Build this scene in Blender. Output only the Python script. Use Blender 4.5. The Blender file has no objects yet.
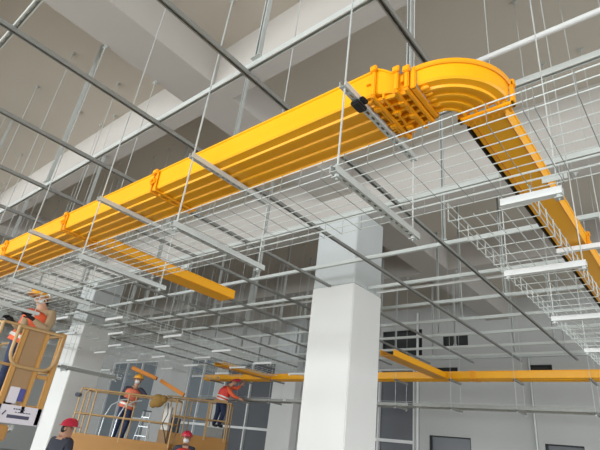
import bpy, bmesh, math, random
from mathutils import Vector, Matrix
random.seed(4)
scn = bpy.context.scene
COL = scn.collection
PI = math.pi

# ------------------------------------------------------------------ materials
def lin(c):
    return tuple((v/255/12.92 if v/255 <= .04045 else ((v/255+.055)/1.055)**2.4) for v in c)
def mat(name, rgb, rough=.6, metal=0., var=.08, scale=6., bump=0., bscale=40., spec=.5, coat=0.):
    m = bpy.data.materials.new(name); m.use_nodes = True
    nt = m.node_tree; N = nt.nodes; L = nt.links
    b = N['Principled BSDF']
    tc = N.new('ShaderNodeTexCoord')
    nz = N.new('ShaderNodeTexNoise'); nz.inputs['Scale'].default_value = scale; nz.inputs['Detail'].default_value = 5
    L.new(tc.outputs['Object'], nz.inputs['Vector'])
    mx = N.new('ShaderNodeMix'); mx.data_type = 'RGBA'
    c = lin(rgb)
    mx.inputs[6].default_value = (*[max(0, v*(1-var)) for v in c], 1)
    mx.inputs[7].default_value = (*[min(1, v*(1+var)) for v in c], 1)
    L.new(nz.outputs['Fac'], mx.inputs[0]); L.new(mx.outputs[2], b.inputs['Base Color'])
    b.inputs['Roughness'].default_value = rough; b.inputs['Metallic'].default_value = metal
    b.inputs['Specular IOR Level'].default_value = spec
    if coat: b.inputs['Coat Weight'].default_value = coat
    if bump:
        n2 = N.new('ShaderNodeTexNoise'); n2.inputs['Scale'].default_value = bscale
        L.new(tc.outputs['Object'], n2.inputs['Vector'])
        bp = N.new('ShaderNodeBump'); bp.inputs['Strength'].default_value = bump; bp.inputs['Distance'].default_value = .01
        L.new(n2.outputs['Fac'], bp.inputs['Height']); L.new(bp.outputs['Normal'], b.inputs['Normal'])
    return m
M = dict(
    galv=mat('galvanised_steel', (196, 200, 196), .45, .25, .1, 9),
    galv_lit=mat('lit_galvanised_steel', (212, 217, 213), .45, .12, .06, 9),  # cross rails only: light on their front faces put into a paler colour
    galv_dark=mat('dull_and_shaded_steel', (146, 147, 142), .5, .3, .12, 9),  # duller steel; also lends a shaded tone to tray cross wires
    zinc=mat('bright_zinc_wire', (214, 220, 216), .4, .3, .06, 20),
    yellow=mat('yellow_duct_plastic', (255, 178, 10), .38, 0, .05, 3, spec=.45),
    yellow_in=mat('yellow_duct_joint', (250, 168, 4), .42, 0, .06, 8),
    orange_duct=mat('dark_orange_plastic', (214, 134, 40), .6, 0, .08, 8),  # one even orange, darker than the main duct yellow
    plain_black=mat('plain_black_surface', (30, 30, 30), .6, 0, .1),
    slab=mat('ceiling_paint', (198, 190, 177), .9, 0, .05, .8, .05, 12),
    beam=mat('beam_paint', (192, 187, 180), .9, 0, .04, 1.2, .05, 12),
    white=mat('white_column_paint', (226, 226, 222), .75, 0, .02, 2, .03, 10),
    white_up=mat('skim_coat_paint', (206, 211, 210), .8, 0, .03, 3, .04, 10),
    wall=mat('grey_wall_plaster', (190, 191, 188), .9, 0, .03, .7, .05, 14),
    floor=mat('grey_floor_screed', (166, 163, 156), .55, 0, .1, 1.2, .1, 8),
    glass_dark=mat('dark_window_film', (92, 95, 100), .35, 0, .05, 1),
    glass_grey=mat('grey_window_film', (124, 132, 138), .35, 0, .05, 1),
    frame=mat('white_window_frame', (228, 230, 228), .5, 0, .02),
    void=mat('dark_opening_lining', (58, 60, 60), .9, 0, .1),
    liftpaint=mat('lift_yellow_paint', (184, 134, 60), .5, 0, .1, 5),
    liftdeck=mat('lift_orange_paint', (172, 122, 54), .55, 0, .08, 5),
    liftrail=mat('worn_rail_paint', (186, 152, 104), .5, .1, .15, 12),
    tan=mat('brown_board', (160, 128, 92), .8, 0, .1, 4),
    sign=mat('white_sign_sheet', (214, 208, 214), .6, 0, .02),
    ink=mat('dark_print', (70, 68, 92), .6, 0, .05),
    blue=mat('blue_print', (70, 72, 140), .6, 0, .05),
    dark=mat('dark_grey_steel', (62, 66, 74), .6, .2, .1),
    tyre=mat('tyre_rubber', (36, 36, 38), .8, 0, .1),
    skin=mat('skin_tone', (196, 150, 122), .6, 0, .05),
    navy=mat('navy_cloth', (46, 56, 84), .85, 0, .15, 14, .2, 30),
    jacket=mat('dark_grey_cloth', (62, 64, 76), .85, 0, .15, 14, .2, 30),
    beige=mat('khaki_cloth', (176, 152, 120), .85, 0, .1, 14, .2, 30),
    orange=mat('orange_vest_cloth', (236, 104, 62), .7, 0, .08, 14),
    pinkor=mat('coral_vest_cloth', (232, 122, 92), .7, 0, .08, 14),
    redvest=mat('red_vest_cloth', (228, 72, 62), .7, 0, .08, 14),
    reflect=mat('silver_reflective_tape', (225, 225, 215), .4, .1, .03),
    hat_red=mat('red_helmet_plastic', (206, 48, 72), .35, 0, .04),
    hat_yel=mat('yellow_helmet_plastic', (240, 172, 48), .35, 0, .04),
    mask=mat('white_mask_cloth', (232, 234, 234), .8, 0, .03),
    hair=mat('black_hair', (28, 26, 26), .7, 0, .1),
    boot=mat('black_boot', (34, 32, 34), .7, 0, .1),
    bag=mat('brown_bag_cloth', (150, 116, 58), .85, 0, .15, 12, .2, 20),
    carton=mat('white_carton', (226, 222, 214), .8, 0, .03),
    alu=mat('aluminium', (206, 212, 214), .35, .5, .05),
    opaque_cable=mat('black_cable', (34, 34, 36), .6, 0, .1),
)

# ------------------------------------------------------------------ mesh helpers
class MB:
    """collects shapes into one mesh"""
    def __init__(s): s.v = []; s.f = []; s.mi = []; s.cur = 0
    def add(s, vs, fs):
        o = len(s.v); s.v += [tuple(v) for v in vs]
        for f in fs: s.f.append(tuple(i+o for i in f)); s.mi.append(s.cur)
    def box(s, x0, x1, y0, y1, z0, z1):
        s.add([(x0,y0,z0),(x1,y0,z0),(x1,y1,z0),(x0,y1,z0),(x0,y0,z1),(x1,y0,z1),(x1,y1,z1),(x0,y1,z1)],
              [(0,3,2,1),(4,5,6,7),(0,1,5,4),(1,2,6,5),(2,3,7,6),(3,0,4,7)])
        return s
    def bev(s, x0, x1, y0, y1, z0, z1, b=.01):
        bm = bmesh.new(); bmesh.ops.create_cube(bm, size=1)
        for v in bm.verts: v.co = Vector(((x0+x1)/2+v.co.x*(x1-x0), (y0+y1)/2+v.co.y*(y1-y0), (z0+z1)/2+v.co.z*(z1-z0)))
        bmesh.ops.bevel(bm, geom=bm.edges[:], offset=b, segments=2, affect='EDGES')
        bm.verts.index_update()
        s.add([v.co[:] for v in bm.verts], [[v.index for v in f.verts] for f in bm.faces]); bm.free(); return s
    def tube(s, pts, r, n=6, cap=True):
        pts = [Vector(p) for p in pts]
        rs = r if isinstance(r, (list, tuple)) else [r]*len(pts)
        ring = []; prev = None
        for i, p in enumerate(pts):
            t = (pts[min(i+1, len(pts)-1)]-pts[max(i-1, 0)]).normalized()
            if prev is None:
                a = t.cross(Vector((0,0,1)));
                if a.length < .05: a = t.cross(Vector((0,1,0)))
                a.normalize()
            else:
                a = (prev - t*prev.dot(t)).normalized()
            prev = a; b = t.cross(a)
            ring.append([p+(a*math.cos(2*PI*k/n)+b*math.sin(2*PI*k/n))*rs[i] for k in range(n)])
        vs = [v for q in ring for v in q]; fs = []
        for i in range(len(pts)-1):
            for k in range(n):
                fs.append((i*n+k, i*n+(k+1)%n, (i+1)*n+(k+1)%n, (i+1)*n+k))
        if cap: fs.append(tuple(range(n-1,-1,-1))); fs.append(tuple((len(pts)-1)*n+k for k in range(n)))
        s.add(vs, fs); return s
    def rod(s, p, q, r, n=6): return s.tube([p, q], r, n)
    def prism(s, prof, fn, n):
        """closed profile swept through frames: fn(i,u,w) -> point, i in 0..n"""
        m = len(prof); vs = []; fs = []
        for i in range(n+1): vs += [fn(i, u, w) for u, w in prof]
        for i in range(n):
            for k in range(m): fs.append((i*m+k, (i+1)*m+k, (i+1)*m+(k+1)%m, i*m+(k+1)%m))
        fs.append(tuple(range(m))); fs.append(tuple(n*m+k for k in range(m-1,-1,-1)))
        s.add(vs, fs); return s
    def ball(s, c, r, seg=12, ring=8, z0=-1., z1=1.):
        rx, ry, rz = r if isinstance(r, (tuple, list)) else (r, r, r)
        vs = []; fs = []
        t0, t1 = math.asin(z0), math.asin(z1)
        for i in range(ring+1):
            t = t0+(t1-t0)*i/ring
            for k in range(seg):
                p = 2*PI*k/seg
                vs.append((c[0]+rx*math.cos(t)*math.cos(p), c[1]+ry*math.cos(t)*math.sin(p), c[2]+rz*math.sin(t)))
        for i in range(ring):
            for k in range(seg): fs.append((i*seg+k, i*seg+(k+1)%seg, (i+1)*seg+(k+1)%seg, (i+1)*seg+k))
        fs.append(tuple(range(seg-1,-1,-1))); fs.append(tuple(ring*seg+k for k in range(seg)))
        s.add(vs, fs); return s
    def xf(s, mtx):
        s.v = [tuple(mtx @ Vector(v)) for v in s.v]; return s
    def mesh(s, name, mats, smooth=False):
        me = bpy.data.meshes.new(name); me.from_pydata(s.v, [], s.f)
        for m in (mats if isinstance(mats, (list, tuple)) else [mats]): me.materials.append(M[m])
        me.polygons.foreach_set('material_index', s.mi)
        bm = bmesh.new(); bm.from_mesh(me); bmesh.ops.recalc_face_normals(bm, faces=bm.faces); bm.to_mesh(me); bm.free()
        if smooth:
            me.polygons.foreach_set('use_smooth', [True]*len(me.polygons))
            try: me.set_sharp_from_angle(angle=math.radians(40))
            except Exception: pass
        return me
    def build(s, name, mats, parent=None, smooth=False):
        return link(name, s.mesh(name, mats, smooth), parent)
def link(name, me, parent=None):
    o = bpy.data.objects.new(name, me); COL.objects.link(o)
    if parent is not None: o.parent = parent
    return o
def tag(o, label=None, cat=None, group=None, kind=None):
    if label: o['label'] = label
    if cat: o['category'] = cat
    if group: o['group'] = group
    if kind: o['kind'] = kind
    return o
def thing(name, label, cat, loc=(0,0,0), group=None, rz=0.):
    o = bpy.data.objects.new(name, None); COL.objects.link(o)
    o.location = loc; o.rotation_euler = (0,0,rz); o.empty_display_size = .1
    return tag(o, label, cat, group)
ORD = ['first','second','third','fourth','fifth','sixth','seventh','eighth','ninth','tenth','eleventh','twelfth','thirteenth','fourteenth','fifteenth','sixteenth','seventeenth']
def nth(i): return ORD[i]

# ------------------------------------------------------------------ setting
SLAB = 7.1
def struct(name, mb, m, label, cat='structure', parent=None):
    o = mb.build(name, m, parent)
    return tag(o, label, cat, None, 'structure')
XL, XR, YF, YB = -34., 6., -15., 15.9
struct('floor', MB().box(XL, XR, YF, YB, -.2, 0), 'floor', 'bare grey screed floor of the hall', 'floor')
struct('ceiling', MB().box(XL, XR, YF, YB, SLAB, SLAB+.25), 'slab', 'painted concrete ceiling slab above the beams', 'ceiling')
# back wall with real openings
WIN = [(-18.4,-14.75,1.2,5.3), (-12.6,-8.25,.9,4.9), (-7.7,-6.3,1.2,2.72), (-4.15,-3.15,1.2,2.72),
       (-7.15,-6.25,5.62,6.05), (-7.5,-6.65,4.66,4.9), (-4.38,-3.72,4.64,4.93), (-9.6,-7.95,5.35,6.3), (-29.2,-24.3,.9,5.6), (-21.3,-19.0,.9,5.6)]
def wall_with_holes(mb, x0, x1, z0, z1, y0, y1, holes):
    xs = sorted({x0, x1, *[h[0] for h in holes], *[h[1] for h in holes]})
    zs = sorted({z0, z1, *[h[2] for h in holes], *[h[3] for h in holes]})
    for i in range(len(xs)-1):
        for j in range(len(zs)-1):
            cx, cz = (xs[i]+xs[i+1])/2, (zs[j]+zs[j+1])/2
            if any(h[0] < cx < h[1] and h[2] < cz < h[3] for h in holes): continue
            mb.box(xs[i], xs[i+1], y0, y1, zs[j], zs[j+1])
    return mb
struct('wall_back', wall_with_holes(MB(), XL, XR, 0, SLAB, YB, YB+.3, WIN), 'wall', 'long grey plastered back wall behind the far yellow duct', 'wall')
struct('wall_left', MB().box(XL-.3, XL, YF, YB+.3, 0, SLAB), 'wall', 'grey plastered wall at the far left end of the hall', 'wall')
RW = [(-13, -8, 1.0, 4.2), (-5, 0, 1.0, 4.2), (3, 8, .5, 4.8), (9.5, 14.5, .5, 4.8)]  # unseen openings, added to let side fill light in
rw = wall_with_holes(MB(), YF, YB+.3, 0, SLAB, 0, .3, RW); rw.v = [(XR+v[1], v[0], v[2]) for v in rw.v]
struct('wall_right', rw, 'wall', 'grey plastered wall at the right end of the hall', 'wall')
FW = [(-32+i*7.6, -32+i*7.6+6.2, .4, 5.6) for i in range(5)]
struct('wall_front', wall_with_holes(MB(), XL, XR, 0, SLAB, YF-.3, YF, FW), 'wall', 'front wall with tall daylight openings behind the viewpoint', 'wall')
wl = ['wide dark gridded window low in back wall left of main column', 'wide dark window just right of main column under far duct',
      'small dark low opening right of white pole in back wall', 'small dark low opening near right edge of back wall',
      'dark slot opening high on back wall right of main column', 'thin dark slot just above far duct right of main column',
      'dark slot opening just above far duct, rightmost of the wall slots', 'broad dark opening high beside right side of main column',
      'wide grey gridded window in back wall behind middle lift', 'narrow grey window in back wall left of rear lift']
for i, (x0, x1, z0, z1) in enumerate(WIN):
    w = thing('window_%d' % (i+1), wl[i], 'window', ((x0+x1)/2, YB, z0)); w['kind'] = 'structure'
    cx = (x0+x1)/2
    def L(a, b, c, d, e, f): return MB().box(a-cx, b-cx, c, d, e-z0, f-z0)
    L(x0, x1, .14, .17, z0, z1).build('pane', 'glass_dark' if i < 4 else 'glass_grey' if i > 7 else 'void', w)
    fr = MB(); big = i < 2 or i > 7; t = .07 if big else .03
    fr.box(x0-cx, x0-cx+t, .03, .14, 0, z1-z0).box(x1-cx-t, x1-cx, .03, .14, 0, z1-z0)
    fr.box(x0-cx+t, x1-cx-t, .03, .14, 0, t).box(x0-cx+t, x1-cx-t, .03, .14, z1-z0-t, z1-z0)
    fr.build('window_frame', 'frame' if big else 'void', w)
    if big:
        n = 2 if i in (0, 9) else 3
        for k in range(1, n):
            X = x0+(x1-x0)*k/n-cx
            MB().box(X-.035, X+.035, .02, .139, t, z1-z0-t).build('mullion', 'frame', w)
        MB().box(x0-cx+t, x1-cx-t, .019, .141, 2.40-z0, 2.50-z0).build('transom', 'frame', w)

def beam(name, x0, x1, y0, y1, z0, label):
    tag(MB().box(x0, x1, y0, y1, z0, SLAB).build(name, 'beam'), label, 'beam', None, 'structure')
beam('ceiling_beam', XL, XR, 6.62, 7.12, 5.9, 'deep main ceiling beam over the column row')
beam('ceiling_beam', XL, XR, -1.7, -1.2, 6.42, 'secondary ceiling beam over the near bay')
beam('ceiling_beam', XL, XR, 2.99, 3.35, 6.42, 'secondary ceiling beam crossing just behind main yellow duct')
beam('ceiling_beam', XL, XR, 11.1, 11.45, 6.42, 'secondary ceiling beam above the far yellow duct')
YBX = [(-5.56, -4.82), (-15.1, -14.36), (-24.6, -23.9)]
for x0, x1 in YBX:
    w = {-5.56: 'over main column', -15.1: 'over left column', -24.6: 'far left of the columns'}[x0]
    for y0, y1, t in ((YF, -1.7, 'nearest'), (-1.2, 2.99, 'front'), (3.35, 6.62, 'middle'), (7.12, 11.1, 'rear'), (11.45, YB, 'rearmost')):
        beam('ceiling_beam', x0, x1, y0, y1, 6.42, 'cross beam under slab %s, %s bay' % (w, t))
def top_z(x, y):
    for y0, y1, z in ((6.62, 7.12, 5.9), (2.99, 3.35, 6.42), (11.1, 11.45, 6.42), (-1.7, -1.2, 6.42)):
        if y0-.03 < y < y1+.03: return z
    for x0, x1 in YBX:
        if x0-.03 < x < x1+.03: return 6.42
    return SLAB
def column(x0, x1, y0, y1, top, label):
    c = thing('concrete_column', label, 'column', ((x0+x1)/2, (y0+y1)/2, 0)); c['kind'] = 'structure'
    w, d = (x1-x0)/2, (y1-y0)/2
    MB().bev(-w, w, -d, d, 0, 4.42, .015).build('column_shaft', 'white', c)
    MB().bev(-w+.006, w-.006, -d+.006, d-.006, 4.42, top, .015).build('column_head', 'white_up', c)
column(-5.39, -4.47, 6.4, 7.3, 5.9, 'large white square column in the middle of the hall')
column(-14.98, -14.05, 6.4, 7.3, 5.9, 'white square column behind the scissor lifts at left')
column(-24.6, -23.7, 6.4, 7.3, 5.9, 'white square column far left behind the near lift')
column(-14.75, -13.45, 15.5, 15.9, SLAB, 'white pilaster on back wall left of main column')

# ------------------------------------------------------------------ strut channel (41 mm, slotted web)
S = .0413
def channel_mb(L, slots=True, pitch=.08, th=.0028):
    """runs along +X from 0 to L, web (slotted) at z=0, open lips at z=S"""
    mb = MB(); h = S/2
    if slots:
        n = max(1, int(L/pitch)); p = L/n; sl = .0075
        mb.box(0, L, -h, -sl, 0, th); mb.box(0, L, sl, h, 0, th)
        for i in range(n): mb.box(i*p, i*p+p*.45, -sl, sl, 0, th)
    else: mb.box(0, L, -h, h, 0, th)
    mb.box(0, L, -h, -h+th, th, S); mb.box(0, L, h-th, h, th, S)
    mb.box(0, L, -h+th, -h+.010, S-th, S); mb.box(0, L, h-.010, h-th, S-th, S)
    return mb
_cache = {}
def channel_me(L, slots=True, m='galv', pitch=.08):
    k = (round(L, 3), slots, m, pitch)
    if k not in _cache: _cache[k] = channel_mb(L, slots, pitch).mesh('strut_channel', m)
    return _cache[k]

GZ = 4.40                     # underside of the strut grid running away from the camera
SX = [-1.2-1.262*k for k in range(12)]
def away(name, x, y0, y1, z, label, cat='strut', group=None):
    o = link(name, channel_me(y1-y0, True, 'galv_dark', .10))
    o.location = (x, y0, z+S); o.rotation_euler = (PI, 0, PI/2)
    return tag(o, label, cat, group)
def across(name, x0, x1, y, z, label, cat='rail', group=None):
    o = link(name, channel_me(x1-x0, True, 'galv_lit', .10))
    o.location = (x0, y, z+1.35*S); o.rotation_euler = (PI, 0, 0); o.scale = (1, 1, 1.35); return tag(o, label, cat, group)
for k, x in enumerate(SX):
    g = 'strut rails running away from the camera'
    lab = 'slotted steel strut running away under ceiling, %s left of the yellow bend' % nth(k)
    if k == 3:
        away('strut_rail', x, -2, 6.395, GZ, 'slotted steel strut running away and ending on front of main column', group=g)
        away('strut_rail', x, 7.305, 13.0, GZ, 'slotted steel strut running away from back of main column', group=g)
    else:
        away('strut_rail', x, -2, 13.0, GZ, lab, group=g)
RY = [.42, 1.80, 3.12, 4.35, 5.66, 6.86, 8.0, 9.15, 10.25, 11.4, 12.35]
for i, y in enumerate(RY):
    g = 'cross rails lying over the struts'
    if i == 5:
        for x0, x1, t in ((-4.465, 1.5, 'butting against right face of main column'), (-14.04, -5.395, 'spanning between main column and left column'), (-17, -14.985, 'left of the left column')):
            across('cross_rail', x0, x1, y, GZ+S, 'pale cross rail '+t, group=g)
    else:
        t = {0: 'nearest the camera at top left', 1: 'in front of main yellow duct under ceiling', 2: 'just behind main yellow duct', 3: 'one bay behind main yellow duct',
             4: 'directly in front of main column'}.get(i, '%s behind main column, counted away' % nth(max(0, i-6)))
        across('cross_rail', -17, 1.5, y, GZ+S, 'pale steel cross rail '+t, group=g)
o = tag(MB().tube([(-1.3, 2.72, GZ+S+.022), (1.6, 2.72, GZ+S+.022)], .022, 10).build('conduit_pipe', 'frame', smooth=True), 'white conduit pipe crossing top right above yellow bend', 'pipe')
o = tag(MB().tube([(-4.46, 7.1, GZ+S+.024), (1.6, 7.1, GZ+S+.024)], .024, 10).build('conduit_pipe', 'frame', smooth=True), 'white conduit pipe along the rail right of main column', 'pipe')
o = tag(MB().tube([(-13.9, 7.1, GZ+S+.024), (-5.4, 7.1, GZ+S+.024)], .024, 10).build('conduit_pipe', 'frame', smooth=True), 'white conduit pipe along the rail left of main column', 'pipe')

# slotted hangers from slab to the rails
def hanger_parts(L):
    ch = channel_mb(L).xf(Matrix.Rotation(-PI/2, 4, 'Y')).xf(Matrix.Rotation(PI/2, 4, 'Z')).mesh('channel', 'galv')
    bp = MB().box(-.05, .05, -.045, .025, L-.006, L).rod((-.036,-.02,L-.02), (-.036,-.02,L-.006), .006).rod((.036,-.02,L-.02), (.036,-.02,L-.006), .006).mesh('base_plate', 'galv')
    fp = MB().box(-.05, .05, -.055, .03, 0, .008)
    fp.add([(.022,-.03,.008),(.048,-.03,.008),(.022,-.03,.07),(.022,-.024,.008),(.048,-.024,.008),(.022,-.024,.07)], [(0,1,2),(5,4,3),(0,3,4,1),(1,4,5,2),(2,5,3,0)])
    fp.add([(-.022,-.03,.008),(-.048,-.03,.008),(-.022,-.03,.07),(-.022,-.024,.008),(-.048,-.024,.008),(-.022,-.024,.07)], [(0,2,1),(5,3,4),(0,1,4,3),(1,2,5,4),(2,0,3,5)])
    fp = fp.mesh('foot_plate', 'galv')
    return ch, bp, fp
_h = {}
HY = [(1.80, [-2.34, -6.25, -9.9, -13.6], 'front rail'), (3.12, [-1.68, -4.2, -8.2, -11.8], 'rail behind main duct'), (5.66, [-2.49, -6.09, -9.7, -13.4], 'rail before the column row'),
      (8.0, [-2.46, -6.3, -8.8, -11.3, -13.8], 'first rail behind the column row'), (9.15, [-3.7, -7.4, -8.7, -10.0, -11.3, -12.6, -13.9], 'second rail behind the column row'),
      (10.25, [-4.7, -6.25, -7.5, -8.8, -10.1, -11.3], 'third rail behind the column row'), (11.5, [-2.56, -4.8, -7.5, -10.0], 'fourth rail behind the column row'), (12.35, [-2.56, -3.69, -5.84, -7.0, -9.9, -12.6], 'rearmost rail'),
      (4.35, [-7.4, -10.1, -12.7], 'second rail behind main duct'), (6.86, [-7.4, -8.7, -10.0, -11.3, -12.6], 'rail in line with the columns')]
for y, xs, t in HY:
    if y == 11.5: y = 11.4
    for k, x in enumerate(xs):
        z0 = GZ+2.35*S; L = round(top_z(x, y)-z0, 3)
        if L not in _h: _h[L] = hanger_parts(L)
        h = thing('slotted_hanger', 'vertical slotted hanger on %s, %s from its right end' % (t, nth(k)), 'hanger', (x, y, z0), 'slotted hangers from ceiling to rails')
        for nm, me in zip(('channel', 'base_plate', 'foot_plate'), _h[L]): link(nm, me, h)

# ------------------------------------------------------------------ threaded rods
_r = {}
def rod(x, y, z0, label, group, z1=None):
    z1 = z1 or top_z(x, y); L0 = round(z1-z0, 3); rr = .0058 if group == 'rods carrying the main run' else .004; L = (L0, rr)
    if L not in _r:
        L = L0; _r[(L, rr)] = (MB().rod((0,0,0), (0,0,L), rr, 6).mesh('threaded_rod', 'galv'),
                 MB().box(-.04,.04,-.018,.018,L-.012,L).box(-.014,.014,-.014,.014,L-.04,L-.012).mesh('anchor_plate', 'galv'),
                 MB().tube([(0,0,.012),(0,0,.03)], .013, 6).box(-.02,.02,-.02,.02,.008,.012).mesh('nut', 'galv'))
    h = thing('hanger_rod', label, 'rod', (x, y, z0), group)
    L = (L0, rr)
    for nm, me in zip(('threaded_rod', 'anchor_plate', 'nut'), _r[L]): link(nm, me, h)
    return h

# ------------------------------------------------------------------ yellow fibre duct
def duct_profile(w, hgt, ribs, rib=.016, t=.006):
    """closed outline (u across from near wall 0 to far wall w, z up); open trough on top with ribs under the floor"""
    out = [(-.012, hgt), (-.012, hgt-.014), (-.003, hgt-.018), (0, .012), (.010, 0)]
    if ribs:
        p = (w-.02)/ribs
        for k in range(ribs):
            a = .01+k*p
            out += [(a+p*.10, 0), (a+p*.62, -rib*.15), (a+p*.70, -rib), (a+p*.92, -rib), (a+p*.97, 0)]
    out += [(w-.010, 0), (w, .012), (w+.003, hgt-.018), (w+.012, hgt-.014), (w+.012, hgt)]
    inn = [(w-.003, hgt), (w-.003-t, .02), (w-.018, t+.004), (.018, t+.004), (t-.001, .02), (.003, hgt)]
    return out+inn
YZ = 3.60
MAIN_Y, MAIN_W, MAIN_H = 1.81, .43, .185
G = 'main yellow duct sections'
def straight_x(x0, x1, y, w, h, ribs, label, group=None, z=YZ, collar=True, n=1):
    d = thing('cable_duct', label, 'cable duct', (x0, y, z), group)
    MB().prism(duct_profile(w, h, ribs), lambda i, u, q: (i*(x1-x0)/n, u, q), n).build('trough', 'yellow', d)
    if collar:
        c = MB(); X = (x1-x0)
        for a in (X-.10, X-.03):
            c.prism(duct_profile(w+.03, h+.004, 0), lambda i, u, q: (a+i*.025, u-.015, q-.022), 1)
        c.bev(X-.09, X-.02, -.035, -.015, .05, .10, .006).bev(X-.075, X-.035, -.05, -.035, .06, .09, .006)
        c.bev(X-.09, X-.02, -.035, -.012, h-.03, h+.012, .006)
        c.build('coupling_collar', 'yellow_in', d)
    return d
xs = [-15.6, -13.9, -12.15, -10.4, -8.65, -6.9, -5.16, -3.42, -1.185]
for i in range(len(xs)-1):
    k = len(xs)-2-i
    straight_x(xs[i]+.002, xs[i+1]-.002, MAIN_Y, MAIN_W, MAIN_H, 4,
               'ribbed yellow cable duct length of main run, %s left of the reducer' % nth(k), G, collar=(k > 0))
# reducer with lattice underside
R_ = thing('duct_reducer', 'yellow lattice-bottomed reducer coupling between main duct and bend', 'duct fitting', (-1.185, MAIN_Y, YZ))
def redf(i, u, q):
    s = i/8; s2 = s*s*(3-2*s)
    y = .06*s2 + u*(1-s2*.36)
    return (i*.0235, y-.010*math.sin(PI*s)*0+.018*math.sin(PI*s), q*(1-.33*s2-.08*math.sin(PI*s)))
MB().prism(duct_profile(MAIN_W, MAIN_H, 0), redf, 8).build('tapered_body', 'yellow', R_)
lat = MB()
def lim(X):
    s = max(0, min(1, (X+.02)/.24)); return .06*s, .06*s+MAIN_W*(1-.36*s)
for k in range(5):
    X = -.12+k*.070; y0, y1 = lim(X)
    lat.box(X, X+.012, y0+.01, y1-.01, -.036, -.018 if X < 0 else -.0005)
for k in range(6):
    f = k/5
    def P(x): a_, b_ = lim(x); return a_+.012+(b_-a_-.034)*f
    x0, x1 = -.12, .172
    lat.add([(x0,P(x0),-.034),(x1,P(x1),-.034),(x1,P(x1)+.012,-.034),(x0,P(x0)+.012,-.034),
             (x0,P(x0),-.018),(x1,P(x1),-.0005),(x1,P(x1)+.012,-.0005),(x0,P(x0)+.012,-.018)],
            [(0,3,2,1),(4,5,6,7),(0,1,5,4),(1,2,6,5),(2,3,7,6),(3,0,4,7)])
for bx, by in ((-.05,.09),(-.05,.28),(.03,.18),(.10,.12),(.10,.25),(.03,.34)):
    lat.bev(bx-.022, bx+.022, by-.02, by+.02, -.046, -.018 if bx < 0 else -.0005, .005)
lat.build('lattice_ribs', 'yellow_in', R_)
cl = MB()
for X, hh in ((-.035, .188), (.10, .137), (.158, .124)):
    y0, y1 = lim(X); y0 -= .022; y1 += .022
    cl.bev(X, X+.026, y0, y0+.020, -.02, hh, .005).bev(X, X+.026, y1-.020, y1, -.02, hh, .005).bev(X, X+.026, y0, y1, -.040, -.022, .005)
    cl.bev(X-.008, X+.036, y0-.012, y0+.01, hh-.03, hh+.014, .005)
cl.bev(-.075, -.045, -.02, .0, .08, .085, .002).bev(.13, .15, .03, .05, .04, .09, .003)
cl.build('clip_flange', 'yellow_in', R_)
# bend
BC = (-.965, 2.25); RO, RI, BH = .38, .105, .118
B_ = thing('duct_bend', 'curved yellow duct elbow turning the main run away at right', 'duct fitting', (BC[0], BC[1], YZ))
w = RO-RI
def bf(n, a0=-PI/2, a1=0.):
    def f(i, u, q):
        t = a0+(a1-a0)*i/n; r = RO-u
        return (r*math.cos(t), r*math.sin(t), q)
    return f
MB().prism(duct_profile(w, BH, 4, .018), bf(20), 20).build('curved_trough', 'yellow', B_, smooth=False)
rb = MB()
rb.prism([(-.02,BH+.006),(-.02,BH-.012),(-.012,BH-.02),(-.006,BH-.01),(-.006,BH+.006)], bf(20), 20)
rb.build('rim_lip', 'yellow_in', B_)
fl = MB()
for k in range(5):
    r = RI+.02+k*.055
    fl.ball((.03, -r, -.012), (.028, .014, .014), 8, 6)
fl.bev(-.03, 0, -RO-.018, -RI+.018, -.03, -.016, .004).bev(-.03,0,-RO-.022,-RO-.004,-.03,BH+.012,.004).bev(-.03,0,-RI+.004,-RI+.022,-.03,BH,.004)
fl.bev(RI-.03, RO+.025, .0, .05, -.034, -.012, .005).bev(RO+.004, RO+.026, .0, .05, -.034, BH+.014, .005).bev(RI-.03, RI-.006, .0, .05, -.034, BH, .005)
for k in range(8): fl.bev(RI+k*.036, RI+.016+k*.036, .05, .085, -.030, -.014, .004)
fl.bev(RO+.0, RO+.035, .005, .045, BH-.02, BH+.03, .006)
fl.build('end_flange', 'yellow_in', B_)
# sections running away
def straight_y(x, y0, y1, w, h, label, group=None, collar=True, z=YZ, ribs=0, cap=False):
    d = thing('cable_duct', label, 'cable duct', (x, y0, z), group)
    MB().prism(duct_profile(w, h, ribs), lambda i, u, q: (w-u, i*(y1-y0), q), 1).build('trough', 'yellow', d)
    if not ribs:
        for q in (.032, w-.008): MB().box(q, q+.006, 0, y1-y0, -.004, .0005).build('seam', 'orange_duct', d)
    if collar:
        Y = y1-y0; c = MB()
        c.bev(-.02, w+.02, Y-.05, Y-.01, -.024, -.006, .005).bev(w+.004, w+.026, Y-.05, Y-.01, -.024, h+.012, .005).bev(-.026, -.004, Y-.05, Y-.01, -.024, h+.012, .005)
        c.bev(w+.0, w+.035, Y-.045, Y-.015, h-.02, h+.03, .006)
        c.build('coupling_collar', 'yellow_in', d)
    if cap: MB().box(.0, w, y1-y0, y1-y0+.006, 0, h-.02).build('end_cap', 'yellow_in', d)
    return d
for i, (a_, b_) in enumerate(((2.305, 4.52), (4.525, 6.7), (6.705, 8.7), (8.705, 10.76))):
    straight_y(-.865, a_, b_, .222, .112, 'smooth yellow duct length running away after the bend, %s from the bend' % nth(i), 'yellow duct sections running away at right', collar=i < 3)
ga = MB().box(-.888, -.880, 2.40, 10.7, YZ, YZ+.06).build('cable_duct_edge_strip', 'plain_black')  # thin black strip along the left edge of the run
tag(ga, 'long black strip along left edge of yellow duct at right', 'strip')
straight_y(-5.53, 2.262, 4.42, .31, .12, 'yellow branch duct with open end leaving main run at left', None, collar=False, cap=True)
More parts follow.
